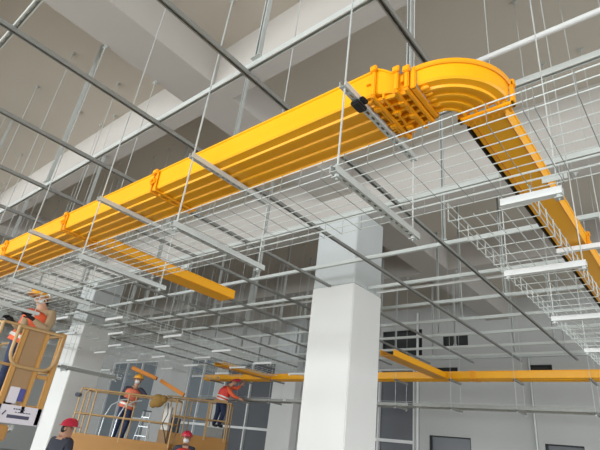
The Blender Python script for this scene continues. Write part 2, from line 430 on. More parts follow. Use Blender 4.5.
straight_y(-5.06, 8.3, 10.745, .30, .12, 'yellow branch duct joining far duct right of main column', 'far branch ducts', collar=False, cap=True)
straight_y(-10.64, 8.75, 10.745, .30, .12, 'yellow branch duct joining far duct left of main column', 'far branch ducts', collar=False, cap=True)
fx = [-13.55, -10.4, -7.25, -4.1, -.95, 2.2]
for i in range(5):
    t = ['open left end, beside the bending worker', 'left of main column', 'hidden partly behind main column', 'right of main column', 'at right edge'][i]
    straight_x(fx[i]+.002, fx[i+1]-.002, 10.77, .34, .16, 2, 'far yellow duct length along back wall, '+t, 'far yellow duct sections', collar=i < 4)
# loose tilted ducts at the lift
def loose(p, q, w, label):
    p, q = Vector(p), Vector(q); d = thing('cable_duct', label, 'cable duct', tuple(p))
    X = (q-p); L = X.length; X.normalize(); Yv = Vector((0,0,1)).cross(X).normalized(); Zv = X.cross(Yv)
    mt = Matrix((X, Yv, Zv)).transposed().to_4x4()
    MB().prism(duct_profile(w, .10, 0), lambda i, u, z: (i*L, u-w/2, z), 1).xf(mt).build('trough', 'orange_duct', d)
    MB().box(L, L+.006, -w/2, w/2, 0, .09).xf(mt).build('end_cap', 'orange_duct', d)
    return d
loose((-12.77, 7.54, 3.30), (-12.22, 8.04, 3.09), .17, 'short orange duct piece slanting just above masked worker')
loose((-12.13, 8.13, 3.05), (-11.60, 8.62, 2.75), .20, 'orange duct piece slanting down right of masked worker')
rod(-12.70, 7.60, 3.29, 'thin rod holding short slanting orange duct above masked worker', 'rods')
rod(-12.28, 7.99, 3.11, 'thin rod at lower end of short slanting orange duct above masked worker', 'rods')
rod(-11.66, 8.57, 2.77, 'thin rod at lower end of slanting orange duct right of masked worker', 'rods')
rod(-12.08, 8.17, 3.04, 'thin rod holding slanting orange duct right of masked worker', 'rods')
# ------------------------------------------------------------------ wire mesh trays
WR = .0031
def mesh_tray(name, p0, axis, L, W, H, label, group, cw=.15, lw=.0775, solid=False):
    """axis 'x': runs +x from p0, width along +y ; axis 'y': runs +y, width along +x"""
    d = thing(name, label, 'mesh tray', p0, group)
    def T(mb):
        if axis == 'y': mb.v = [(v[1], v[0], v[2]) for v in mb.v]
        return mb
    nl = max(3, round(W/lw)); nc = int(L/cw)
    b = MB()
    for k in range(nl+1): b.rod((0, W*k/nl, 0), (L, W*k/nl, 0), WR, 5)
    for k in range(nc+1):
        X = .02+k*(L-.04)/nc; b.cur = 1; b.rod((X, -.004, -.0055), (X, W+.004, -.0055), WR*(.6 if axis == 'x' else 1.15), 5)
    T(b).build('bottom_mesh', ['zinc', 'galv_dark' if axis == 'x' else 'zinc'], d)  # cross wires of x trays get their shade from the darker steel colour
    for s in (0, 1):
        y = W*s; m = MB()
        for z in (H*.5, H): m.rod((0, y, z), (L, y, z), WR if z < H else WR*1.15, 5)
        o = .0055*(1 if s else -1)
        for k in range(nc+1):
            X = .02+k*(L-.04)/nc; m.cur = 1; m.rod((X, y+o, -.006), (X, y+o, H+.004), WR*(.6 if axis == 'x' else 1.15), 5)
        T(m).build('side_mesh', ['zinc', 'galv_dark' if axis == 'x' else 'zinc'], d)  # upright wires of x trays likewise carry shade in their colour
    for y_ in (W+.008,): T(MB().box(L-.12, L-.002, y_, y_+.003, .02, .055)).build('splice_plate', 'galv', d)
    if solid:
        for y_ in (W+.0085, -.0115): T(MB().box(0, L-.13, y_, y_+.003, -.01, .06)).build('side_rail', 'galv_dark', d)
    return d
MZ = 3.012
xe = [-15.4, -12.4, -9.4, -6.4, -3.4, -.36, 2.3]
for i in range(6):
    mesh_tray('wire_mesh_tray', (xe[i], 1.675, MZ), 'x', xe[i+1]-xe[i]-.003, .62, .105,
              'wire mesh cable tray length under main yellow duct, %s from right' % nth(5-i), 'mesh trays under main yellow duct')
ye = [2.42, 5.2, 8.0, 10.6]
for i in range(3):
    mesh_tray('wire_mesh_tray', (-1.04, ye[i], MZ), 'y', ye[i+1]-ye[i]-.003, .46, .105,
              'wire mesh tray running away under right-hand yellow duct, %s from front' % nth(i), 'mesh trays running away at right')
for i in range(4):
    mesh_tray('wire_mesh_tray', (-13.6+4*i, 10.74, 2.98), 'x', 4-.003, .40, .09,
              'wire mesh tray hung below far yellow duct, %s from left' % nth(i), 'mesh trays below far yellow duct', cw=.2, lw=.1, solid=True)
for i in range(2):
    mesh_tray('wire_mesh_tray', (-11.25, 2.8+3.6*i, 3.555), 'y', 3.597, .45, .1,
              'wire mesh tray running away above left lift, %s length' % ('near' if i == 0 else 'rear'), 'mesh trays above the lifts', cw=.2, lw=.1)
for i in range(2):
    mesh_tray('wire_mesh_tray', (-8.35, 2.6+3.8*i, MZ+.5), 'y', 3.797, .45, .1,
              'wire mesh tray running away between lift and main column, %s length' % ('near' if i == 0 else 'rear'), 'mesh trays above the lifts', cw=.2, lw=.1)
for i in range(2):
    mesh_tray('wire_mesh_tray', (-13.6, 2.6+1.75*i, 3.56), 'y', 1.747, .45, .1,
              'wire mesh tray in front of left column, %s length' % ('near' if i == 0 else 'rear'), 'mesh trays above the lifts', cw=.2, lw=.1)

mesh_tray('wire_mesh_tray', (-12.85, 6.2, 3.56), 'y', 4.3, .45, .1, 'wire mesh tray running away above the middle lift towards the far duct', 'mesh trays above the lifts', cw=.2, lw=.1)
mesh_tray('wire_mesh_tray', (-16.35, 5.0, 3.56), 'y', 4.6, .45, .1, 'wire mesh tray behind left column', 'mesh trays above the lifts', cw=.2, lw=.1)
mesh_tray('wire_mesh_tray', (-9.85, 3.2, 3.56), 'y', 6.8, .45, .1, 'wire mesh tray running away right of left column', 'mesh trays above the lifts', cw=.2, lw=.1)
for i in range(3):
    mesh_tray('wire_mesh_tray', (-16.6+2.6*i, 3.45, 3.75), 'x', 2.597, .60, .1, 'wire mesh tray crossing above near lift behind main run, %s from left' % nth(i), 'crossing mesh trays above near lift', cw=.2, lw=.1)
    for yy, s in ((3.43, 'near'), (4.08, 'far')):
        rod(-15.3+2.6*i, yy, 3.66, 'thin rod at %s side of crossing mesh tray above near lift, %s from left' % (s, nth(i)), 'rods carrying left mesh trays')
    o = link('tray_bracket', channel_me(.72, False, 'galv_dark')); o.location = (-15.3+2.6*i, 3.40, 3.742-S); o.rotation_euler = (0,0,PI/2)
    tag(o, 'bracket beneath crossing mesh tray above near lift, %s from left' % nth(i), 'bracket', 'brackets beneath crossing mesh trays')
mesh_tray('wire_mesh_tray', (-11.85, 5.05, 2.86), 'y', 1.6, .2, .10, 'low narrow dark tray ending in front of left column', 'mesh trays above the lifts', cw=.1, lw=.1, solid=True)
for yy, s in ((5.2, 'front'), (6.5, 'rear')):
    o = link('tray_bracket', channel_me(.30, False, 'galv_dark')); o.location = (-11.90, yy, 2.852-S)
    tag(o, 'small bracket beneath low dark tray before left column, %s one' % s, 'bracket', 'brackets beneath low dark tray')
    for xx, t in ((-11.88, 'left'), (-11.62, 'right')): rod(xx, yy, 2.78, 'thin rod on %s of low dark tray before left column, %s one' % (t, s), 'rods carrying left mesh trays')
# brackets + rods for main run
for k in range(11):
    x = [-1.288, -2.667, -4.03, -5.57][k] if k < 4 else -5.57-1.4*(k-3)
    t = nth(k)
    o = link('duct_bracket', channel_me(.87, True, 'galv', .058)); o.location = (x, 1.60, YZ-.0187-S); o.rotation_euler = (0,0,PI/2)
    tag(o, 'slotted bracket crossing beneath main yellow duct, %s left of the reducer' % t, 'bracket', 'brackets under main yellow duct')
    o = link('tray_bracket', channel_me(.92, True, 'galv', .058)); o.location = (x, 1.59, MZ-.0083-S); o.rotation_euler = (0,0,PI/2)
    tag(o, 'steel channel carrying the mesh tray under main duct, %s from right' % t, 'bracket', 'brackets under main mesh tray')
    for yy, s in ((1.627, 'near'), (2.45, 'far')):
        rod(x, yy, MZ-.0083-S-.03, 'threaded rod at %s side of main yellow duct, %s from right' % (s, t), 'rods carrying the main run')
for k, x in enumerate((.2, 1.6)):
    o = link('tray_bracket', channel_me(.92, True, 'galv', .058)); o.location = (x, 1.59, MZ-.0083-S); o.rotation_euler = (0,0,PI/2)
    tag(o, 'steel channel carrying mesh tray past right edge, %s one' % nth(k), 'bracket', 'brackets under main mesh tray')
    for yy, s in ((1.627, 'near'), (2.45, 'far')): rod(x, yy, MZ-.0083-S-.03, 'threaded rod at %s side of mesh tray past right edge, %s one' % (s, nth(k)), 'rods carrying the main run')
# clamp on the first bracket
cb = MB().bev(-.03, .03, -.05, .05, 0, .03, .008).bev(-.012, .05, -.03, .03, .03, .055, .008)
o = cb.build('pipe_clamp', 'plain_black'); o.location = (-1.288+.0, 1.775, YZ-.0187-S-.031); tag(o, 'small black clamp under bracket beside the yellow reducer', 'clamp')
# y run
for k in range(6):
    y = [2.33, 3.34, 4.55, 5.8, 7.0, 8.2][k]
    x0, x1 = (-1.02, -.50) if k else (-.70, -.40)
    o = link('tray_bracket', channel_me(x1-x0, False, 'frame')); o.location = (x0, y, MZ-.009-S)  # white colour stands for light on the steel bar's front face
    tag(o, 'pale steel bar carrying tray under right-hand yellow duct, %s from front' % nth(k), 'bracket', 'brackets under right-hand mesh tray')
    for xx, s in ((x0+.02, 'left'), (x1-.02, 'right')):
        if k or s == 'right': rod(xx, y, MZ-.009-S-.03, 'thin rod on %s side of right-hand yellow duct, %s from front' % (s, nth(k)), 'rods carrying the right-hand run')
for k, y in enumerate((4.40, 6.58, 7.8, 9.4)):
    o = link('duct_bracket', channel_me(.75, False, 'frame')); o.location = (-.875, y, YZ-.0255-S)
    tag(o, 'white bar under right-hand yellow duct, %s from front' % nth(k), 'bracket', 'brackets under right-hand yellow duct')
    rod(-.15, y, YZ-.0255-S-.03, 'thin rod at free end of white bar under right-hand duct, %s from front' % nth(k), 'rods carrying the right-hand run')
# far run
for k in range(9):
    x = -1.85-1.4*k
    o = link('duct_bracket', channel_me(.62, False, 'galv_dark')); o.location = (x, 10.66, YZ-.0195-S); o.rotation_euler = (0,0,PI/2)
    tag(o, 'bracket beneath far yellow duct, %s from right' % nth(k), 'bracket', 'brackets beneath far yellow duct')
    o = link('tray_bracket', channel_me(.62, False, 'galv_dark')); o.location = (x, 10.66, 2.971-S); o.rotation_euler = (0,0,PI/2)
    tag(o, 'bracket beneath far mesh tray, %s from right' % nth(k), 'bracket', 'brackets beneath far mesh tray')
    for yy, s in ((10.69, 'front'), (11.24, 'rear')):
        rod(x, yy, 2.90, 'thin rod at %s side of far yellow duct, %s from right' % (s, nth(k)), 'rods carrying the far run')
# left mesh runs
for j, (x0, ys, zt, nm) in enumerate(((-11.32, [3.0, 4.75, 5.9, 7.18, 8.26, 9.4], 3.547, 'tray above left lift'), (-8.42, [2.9, 4.2, 5.5, 6.8, 8.1, 9.4], 3.504, 'tray between lift and main column'), (-13.67, [2.8, 3.9, 5.2], 3.552, 'tray before left column'), (-12.92, [6.4, 7.4, 8.6, 9.8], 3.552, 'tray above middle lift'), (-16.42, [5.4, 7.0, 8.56], 3.552, 'tray behind left column'), (-9.92, [3.9, 5.1, 6.3, 7.5, 8.7], 3.552, 'tray right of left column'))):
    for k, y in enumerate(ys):
        o = link('tray_bracket', channel_me(.60, False, 'frame')); o.location = (x0, y, zt-S)  # light on the bars' front faces is put in as white colour
        tag(o, 'white-lit steel bar under mesh %s, %s from front' % (nm, nth(k)), 'bracket', 'white bars under left mesh trays')
        for xx, s in ((x0+.03, 'left'), (x0+.57, 'right')):
            rod(xx, y, zt-S-.03, 'thin rod at %s edge of mesh %s, %s from front' % (s, nm, nth(k)), 'rods carrying left mesh trays')
# wall conduits
tag(MB().tube([(-4.35, 15.86, 0), (-4.35, 15.86, 5.15)], .03, 10).build('conduit_pipe', 'galv', smooth=True), 'vertical pipe on back wall at right', 'pipe')
tag(MB().tube([(-8.1, 15.84, 0), (-8.1, 15.84, 6.9)], .045, 10).build('conduit_pipe', 'frame', smooth=True), 'white vertical pole on back wall right of main column', 'pipe')
tag(MB().box(-7.9, 1.5, 15.80, 15.88, 5.16, 5.24).build('conduit_pipe', 'galv', smooth=True), 'long grey trunking along back wall above far duct at right', 'trunking')

# ------------------------------------------------------------------ scissor lifts
def lift(label, loc, rz, L, W, FZ, opts):
    """local frame: x along the platform, y across, origin on the floor"""
    d = thing('scissor_lift', label, 'scissor lift', (*loc, 0), None, rz)
    l, w = L/2, W/2
    MB().bev(-l+.1, l-.1, -w+.05, w-.05, .16, .48, .03).build('chassis', 'liftdeck', d)
    for sx in (-1, 1):
        for sy in (-1, 1):
            wh = MB().tube([(sx*(l-.4), sy*(w-.13), .19), (sx*(l-.4), sy*(w-.01), .19)], .19, 20)
            wh.tube([(sx*(l-.4), sy*(w-.01), .19), (sx*(l-.4), sy*(w+.005), .19)], .10, 16)
            wh.build('wheel', 'tyre', d)
    FB = FZ-opts.get('thick', .12); n = max(2, round((FB-.48)/.45)); hz = (FB-.54)/n
    for k in range(n):
        z0 = .5+k*hz
        for sy in (-1, 1):
            y = sy*(w-.16); y2 = sy*(w-.10)
            def bar(xa, xb, yy):
                q = MB(); h = .04
                q.add([(xa,yy-.018,z0-h),(xa,yy+.018,z0-h),(xa,yy+.018,z0+h),(xa,yy-.018,z0+h),
                       (xb,yy-.018,z0+hz-h),(xb,yy+.018,z0+hz-h),(xb,yy+.018,z0+hz+h),(xb,yy-.018,z0+hz+h)],
                      [(0,1,2,3),(7,6,5,4),(0,4,5,1),(1,5,6,2),(2,6,7,3),(3,7,4,0)])
                q.build('scissor_arm', opts.get('arm', 'dark'), d)
            bar(-l+.3, l-.3, y); bar(l-.3, -l+.3, y2)
    MB().bev(-l, l, -w, w, FZ-opts.get('thick', .12), FZ, .012).build('platform', 'liftdeck', d)
    kp = opts.get('kick', .15)
    for sy in (-1, 1): MB().box(-l, l, sy*w-.012, sy*w+.012, FZ, FZ+kp).build('toe_board', 'liftdeck', d)
    r = .019; top = FZ+opts.get('rail', 1.05)
    posts = opts.get('posts', 4)
    for sy in (-1, 1):
        for k in range(posts):
            x = -l+.03+(L-.06)*k/(posts-1)
            MB().tube([(x, sy*w, FZ), (x, sy*w, top)], r, 8).build('guard_post', 'liftrail', d)
        q = MB().tube([(-l+.03, sy*w, top-.12), (-l+.03, sy*w, top-.03), (-l+.10, sy*w, top), (l-.10, sy*w, top), (l-.03, sy*w, top-.03), (l-.03, sy*w, top-.12)], r+.002, 8)
        q.build('top_rail', 'liftrail', d)
        MB().tube([(-l+.03, sy*w, FZ+.55), (l-.03, sy*w, FZ+.55)], r, 8).build('mid_rail', 'liftrail', d)
    for sx in (-1, 1):
        MB().tube([(sx*(l-.03), -w, top), (sx*(l-.03), w, top)], r, 8).build('end_rail', 'liftrail', d)
        MB().tube([(sx*(l-.03), -w, FZ+.55), (sx*(l-.03), w, FZ+.55)], r, 8).build('end_rail', 'liftrail', d)
    return d
RZ = math.atan2(.678, .735)
# left near lift: long axis along -x, end face towards the camera
A = lift('near scissor lift with white sign and rounded gate at left edge', (-8.05, 2.50), 0, 2.4, .80, 1.72, dict(kick=.12, arm='galv'))
e = 1.2
gt = MB(); gp = []
for k in range(25):
    t = PI+PI*k/24
    gp.append((e+.05, .07+.29*math.copysign(abs(math.cos(t))**.45, math.cos(t)), 2.46+.20*math.sin(t)))
gt.tube([(e+.05, -.22, 2.75)]+gp+[(e+.05, .36, 2.75), (e+.05, -.22, 2.75)], .022, 8)
gt.build('gate_hoop', 'liftrail', A, smooth=True)
MB().bev(e+.01, e+.035, -.09, .13, 1.84, 2.74, .006).build('gate_board', 'tan', A)
MB().bev(e-.02, e+.045, .13, .19, 1.72, 2.77, .01).build('gate_post', 'liftpaint', A)
MB().bev(e-.02, e+.045, -.15, -.09, 1.72, 2.77, .01).build('gate_post', 'liftpaint', A)
MB().bev(e-.02, e+.045, .34, .41, 1.60, 2.79, .01).build('gate_post', 'liftpaint', A)
MB().bev(e-.01, e+.03, .19, .34, 2.16, 2.21, .006).build('gate_bar', 'liftpaint', A)
s_ = MB().bev(e+.03, e+.045, -.52, .42, 1.60, 1.81, .004).build('sign_board', 'sign', A)
tx = MB()
for k, wd in enumerate((.022,.02,.024,.02,.018)): tx.box(e+.0452, e+.047, .05+k*.03, .05+k*.03+wd, 1.762, 1.776)
for k in range(6): tx.box(e+.0452, e+.047, .08+k*.033, .08+k*.033+.024, 1.728, 1.739)
tx.box(e+.0452, e+.047, .0, .27, 1.660, 1.700)
tx.build('sign_text', 'ink', s_)
ic = MB()
for a_ in ((-.30,1.70),(-.26,1.74),(-.22,1.68),(-.17,1.71),(-.12,1.685),(-.06,1.72)):
    ic.tube([(e+.0462, a_[0], a_[1]-.03), (e+.0462, a_[0]+.03, a_[1]+.02)], .008, 5)
ic.box(e+.0452, e+.047, -.22, -.10, 1.66, 1.69)
ic.build('sign_drawing', 'ink', s_)
MB().bev(e+.036, e+.046, -.07, .05, 1.83, 2.02, .004).build('notice_sheet', 'sign', A)
MB().bev(e+.036, e+.0462, .05, .125, 1.86, 2.01, .004).build('notice_sticker', 'blue', A)
MB().bev(e-.12, e+.12, -.5, .05, 1.40, 1.58, .02).build('power_box', 'liftdeck', A)

B = lift('middle scissor lift carrying the masked worker in yellow helmet', (-11.72, 7.16), RZ, 2.5, .68, 1.43, dict(kick=.10, posts=3, thick=.32, rail=1.13))
l = 1.25
for X in (-.33, .0):
    MB().tube([(X-.22, -.20, 1.50), (X-.20, -.20, 1.98), (X-.10, -.20, 2.25), (X+.12, -.20, 2.40), (X+.30, -.20, 2.44)], .016, 8).build('entry_handrail', 'alu', B, smooth=True)
MB().tube([(-l+.16, -.34, 1.5), (-l+.16, -.34, 2.45), (-l+.22, -.34, 2.55), (-l+.38, -.34, 2.55), (-l+.42, -.34, 2.5), (-l+.42, -.34, 1.5)], .022, 8).build('entry_arch', 'liftrail', B, smooth=True)
MB().bev(-l-.08, -l+.06, -.42, -.30, 2.34, 2.44, .02).build('control_box', 'dark', B)
tx = MB()
for k, (wd, hh) in enumerate(((.05,.06),(.045,.06),(.05,.06),(.04,.06),(.05,.06),(.05,.06),(.045,.06),(.03,.06))):
    tx.box(.27+k*.075, .27+k*.075+wd*1.25, -.3415, -.3395, 1.22, 1.22+hh*1.25)
tx.build('lettering', 'ink', B)
MB().tube([(1.0, -.34, 2.46), (1.06, -.38, 2.2), (.98, -.4, 1.95), (1.08, -.4, 1.75), (1.15, -.36, 1.55)], .012, 6).build('hanging_cable', 'opaque_cable', B)

C3 = lift('rear scissor lift carrying the worker in red helmet at far duct', (-12.05, 9.65), RZ, 1.95, .75, 1.72, dict(kick=.10, posts=4, arm='dark', thick=.28, rail=1.06))
MB().tube([(.35, -.395, 1.72), (.36, -.395, 2.72), (.44, -.395, 2.82), (.80, -.395, 2.82), (.88, -.395, 2.72), (.90, -.395, 1.72)], .022, 8).build('entry_arch', 'liftrail', C3, smooth=True)

# things on the lifts
def loc(d, p):
    return (Matrix.Translation(d.location) @ Matrix.Rotation(d.rotation_euler[2], 4, 'Z')) @ Vector(p)
bm_ = MB(); bm_.ball((0,0,0), (.17,.10,.16), 14, 10); bm_.ball((.13,.0,.05), (.10,.08,.10), 12, 8); bm_.ball((-.1,.02,-.08), (.10,.08,.10), 12, 8)
o = bm_.build('tool_bag', 'bag', smooth=True); o.location = loc(B, (.76, -.45, 2.47)); o.rotation_euler = (0,0,RZ); tag(o, 'brown cloth bag hung over rail beside masked worker', 'bag')
def carton(p, d, size, m, label, rz=0):
    t = thing('carton', label, 'box', tuple(loc(d, p)), 'cartons on the middle lift', d.rotation_euler[2]+rz)
    x, y, z = size
    MB().bev(-x/2, x/2, -y/2, y/2, 0, z, .006).build('carton_body', m, t)
    MB().box(-x/2-.001, x/2+.001, -.025, .025, z*.6, z+.0015).build('packing_tape', 'tan', t)
carton((.98, .02, 1.432), B, (.22, .3, .40), 'tan', 'tan carton standing on right end of middle lift')
carton((.98, .02, 1.834), B, (.17, .26, .55), 'carton', 'tall white carton on top of tan carton on middle lift')
st = thing('step_ladder', 'small aluminium step ladder standing behind masked worker', 'ladder', tuple(loc(B, (.42, .12, 1.432))), None, RZ)
for sx in (-1, 1):
    MB().tube([(sx*.16, -.17, 0), (sx*.09, 0, .78)], .014, 6).build('front_leg', 'alu', st)
    MB().tube([(sx*.15, .17, 0), (sx*.085, .01, .78)], .012, 6).build('rear_leg', 'alu', st)
for z in (.2, .42, .64):
    f = z/.78; MB().bev(-.16+.07*f, .16-.07*f, -.20+.17*f, -.12+.14*f, z-.012, z+.012, .004).build('tread', 'alu', st)
MB().bev(-.10, .10, -.04, .05, .78, .81, .006).build('top_cap', 'dark', st)
carton((-.62, .0, 1.722), C3, (.24, .3, .50), 'dark', 'dark crate standing on left end of rear lift')
bx = thing('step_box', 'grey step box under the feet of the worker in red helmet', 'box', (-11.75, 10.12, 1.722), None, RZ)
MB().bev(-.26, .26, -.17, .17, 0, .36, .01).build('box_body', 'galv_dark', bx); MB().bev(-.27, .27, -.18, .18, .362, .385, .006).build('step_plate', 'galv', bx)

# ------------------------------------------------------------------ people
def skin_mesh(joints, edges, rad, sub=2):
    names = list(joints)
    me = bpy.data.meshes.new('tmp'); me.from_pydata([joints[n] for n in names], [(names.index(a), names.index(b)) for a, b in edges], [])
    ob = bpy.data.objects.new('tmp', me); COL.objects.link(ob)
    md = ob.modifiers.new('s', 'SKIN'); md.use_smooth_shade = True
    sd = me.skin_vertices[0].data
    for i, n in enumerate(names):
        r = rad[n]; sd[i].radius = r if isinstance(r, tuple) else (r, r); sd[i].use_root = (n == 'pelvis')
    ob.modifiers.new('u', 'SUBSURF').levels = sub
    dg = bpy.context.evaluated_depsgraph_get(); ev = ob.evaluated_get(dg)
    m2 = bpy.data.meshes.new_from_object(ev)
    vs = [v.co.copy() for v in m2.vertices]; fs = [tuple(p.vertices) for p in m2.polygons]
    bpy.data.objects.remove(ob); bpy.data.meshes.remove(me); bpy.data.meshes.remove(m2)
    return vs, fs
def hand(mb, wrist, d, up, side, s=1.0):
    d = Vector(d).normalized(); up = Vector(up); up = (up-d*up.dot(d)).normalized(); sd = d.cross(up)*side
    w = Vector(wrist)
    mb.tube([w-d*.03, w+d*.02, w+d*.06, w+d*.095], [.026*s, .032*s, .038*s, .030*s], 8)
    for k, ln in enumerate((.075, .085, .08, .06)):
        b = w+d*.085+sd*(-.030+.020*k)
        mb.tube([b-d*.02, b+d*ln*.4-up*.006, b+d*ln*.75-up*.022, b+d*ln*.9-up*.04], [.010, .0095, .0085, .007], 6)
    b = w+d*.035-sd*.028
    mb.tube([b, b-sd*.03+d*.025-up*.01, b-sd*.036+d*.055-up*.02], [.012, .011, .008], 6)
OPEN_V = (4, 5, 14, 15)[:0]
def person(label, J, face, colors, helmet, vest=None, mask=False, gloves=False):
    """J: joint name -> world point; face: facing direction; colors: (top, legs)"""
    p0 = Vector(J['pelvis']); zf = min(J['ankL'][2], J['ankR'][2])-.08
    base = Vector((p0.x, p0.y, zf)); d = thing('person', label, 'person', tuple(base))
    J = {k: Vector(v)-base for k, v in J.items()}
    f = Vector((*face, 0)).normalized(); rt = Vector((f.y, -f.x, 0)); up = (J['head']-J['neck']).normalized()
    JJ = dict(J)
    JJ['belly'] = J['pelvis'].lerp(J['chest'], .5); JJ['top'] = J['head']+up*.07
    for s in 'LR':
        JJ['toe'+s] = J['ank'+s]+f*.15-Vector((0,0,.045)); JJ['heel'+s] = J['ank'+s]-Vector((0,0,.04))
        JJ['fo'+s] = J['el'+s].lerp(J['ha'+s], .3)
    rad = dict(pelvis=(.155,.13), belly=(.15,.125), chest=(.17,.13), neck=.058, head=.088, top=.075)
    ed = [('pelvis','belly'),('belly','chest'),('chest','neck'),('neck','head'),('head','top')]
    for s in 'LR':
        rad.update({'sh'+s:.088, 'el'+s:.060, 'fo'+s:.058, 'ha'+s:.034, 'hip'+s:.115, 'knee'+s:.082, 'ank'+s:.062, 'heel'+s:.045, 'toe'+s:.04})
        ed += [('chest','sh'+s),('sh'+s,'el'+s),('el'+s,'fo'+s),('fo'+s,'ha'+s),('pelvis','hip'+s),('hip'+s,'knee'+s),('knee'+s,'ank'+s),('ank'+s,'heel'+s),('heel'+s,'toe'+s)]
    vs, fs = skin_mesh(JJ, ed, rad)
    def near(c):
        best = None
        for a, b in ed:
            A_, B_ = JJ[a], JJ[b]; t = max(0, min(1, (c-A_).dot(B_-A_)/max(1e-6, (B_-A_).length_squared)))
            q = (c-A_.lerp(B_, t)).length
            if best is None or q < best[0]: best = (q, a, b, t)
        return best
    mb = MB()
    mats = [colors[0], colors[1], 'skin', 'boot']
    for v in vs: mb.v.append(tuple(v))
    for q in fs:
        c = sum((vs[i] for i in q), Vector())/len(q); _, a, b, t = near(c)
        if a in ('neck','head') : i = 2
        elif a == 'chest' and b == 'neck' and t > .8: i = 2
        elif a[:3] in ('hip','kne') or b[:3] == 'hip' or (a == 'pelvis' and t < .35): i = 1
        elif a[:3] in ('ank','hee'): i = 3
        else: i = 0
        mb.f.append(q); mb.mi.append(i)
    # nose and hands joined into the body
    mb.cur = 2
    h = J['head']
    mb.tube([h+f*.07+up*.025, h+f*.102-up*.005, h+f*.085-up*.02], [.008, .014, .010], 6)
    hands = mb
    if gloves: hands = MB()
    for s, sg in (('L', 1), ('R', -1)):
        hand(hands, J['ha'+s]+(J['ha'+s]-J['el'+s]).normalized()*.015, J['ha'+s]-J['el'+s], up, sg)
    mb.build('body', mats, d, smooth=True)
    if gloves:
        hands.build('glove', 'hair', d, smooth=True)
    fm = Matrix((rt, f, up)).transposed().to_4x4(); fm.translation = h
    for sx in (-1, 1):
        MB().ball((sx*.034, .083, .022), (.014,.009,.009), 8, 6).xf(fm).build('eye', 'hair', d, smooth=True)
        MB().ball((sx*.092, .0, .0), (.012,.024,.034), 8, 6).xf(fm).build('ear', 'skin', d, smooth=True)
    MB().ball((0, -.012, .03), (.098,.106,.095), 16, 10, -.75, .95).xf(fm @ Matrix.Translation((0,-.008,.0))).build('hair', 'hair', d, smooth=True) if False else None
    MB().ball((0, -.03, -.005), (.094,.082,.085), 14, 8).xf(fm).build('hair', 'hair', d, smooth=True)
    hm = MB()
    hm.ball((0,0,.045), (.128,.148,.125), 20, 9, 0., 1.)
    for a_ in (-.035, 0, .035): hm.tube([(a_, .135*math.cos(t), .05+.124*math.sin(t)) for t in [PI*k/12 for k in range(1, 12)]], .009, 6)
    hm.xf(fm).build('helmet', helmet, d, smooth=True)
    br = MB()
    br.prism([(0,0),(.028,-.004),(.028,.003),(0,.010)], lambda i, u, w_: ((.124+u)*math.cos(2*PI*i/24), (.146+u+(.045 if 0 < i < 12 else 0)*math.sin(2*PI*i/24)*(1 if u > 0 else 0))*math.sin(2*PI*i/24), .045+w_), 24)
    br.xf(fm).build('helmet_brim', helmet, d, smooth=True)
    if mask:
        MB().ball((0,.045,-.045), (.066,.062,.055), 14, 8).xf(fm).build('face_mask', 'mask', d, smooth=True)
    if vest:
        ax = (J['chest']-J['pelvis']).normalized()
        lat_ = (J['shR']-J['shL']); lat_ = (lat_-ax*lat_.dot(ax)).normalized(); fwd = lat_.cross(ax)
        def vr(t, rx, ry, off=0.):
            cc = J['pelvis'].lerp(J['chest'], t) if t <= 1 else J['chest'].lerp(J['neck'], t-1)
            return [cc+lat_*rx*math.cos(2*PI*n/20)+fwd*(ry*math.sin(2*PI*n/20)+off) for n in range(20)]
        rings = [vr(-.02,.215,.18), vr(.2,.21,.178), vr(.5,.205,.178), vr(.85,.215,.185), vr(1.15,.22,.185), vr(1.45,.205,.165), vr(1.7,.13,.12)]
        q = MB(); vs_ = [p for rg in rings for p in rg]; ff = []
        for n in range(len(rings)-1):
            for m_ in range(20):
                if n < 5 and m_ in OPEN_V and mask: continue
                ff.append((n*20+m_, n*20+(m_+1)%20, (n+1)*20+(m_+1)%20, (n+1)*20+m_))
        q.add(vs_, ff); vo = q.build('vest', vest, d, smooth=True)
        sm = vo.modifiers.new('thickness', 'SOLIDIFY'); sm.thickness = .012
        for t0 in ((.22, .5) if not mask else (.25,)):
            rg = vr(t0, .222, .19); b2 = MB(); nn = len(rg)
            b2.add([p-ax*.022 for p in rg]+[p+ax*.022 for p in rg], [(m_, (m_+1)%nn, nn+(m_+1)%nn, nn+m_) for m_ in range(nn) if not (m_ in OPEN_V and mask)])
            b2.build('reflective_band', 'reflect', vo)
    return d
def standing(head, face, h=1.72, spread=.3, armout=.12):
    f = Vector((*face, 0)).normalized(); r = Vector((f.y, -f.x, 0)); c = Vector((head[0], head[1], 0)); k = h/1.75
    P = lambda s, fw, z: tuple(c+r*s+f*fw+Vector((0,0,z*k)))
    J = dict(head=P(0,.02,1.60), neck=P(0,-.01,1.46), chest=P(0,-.03,1.27), pelvis=P(0,-.02,.96))
    for n, s in (('L', -1), ('R', 1)):
        J.update({'sh'+n: P(s*.19,-.03,1.38), 'el'+n: P(s*.25,-.03,1.10), 'ha'+n: P(s*.22,.13,.92), 'hip'+n: P(s*.09,-.02,.92), 'knee'+n: P(s*.11,.02,.5), 'ank'+n: P(s*.12,-.03,.09)})
    return J
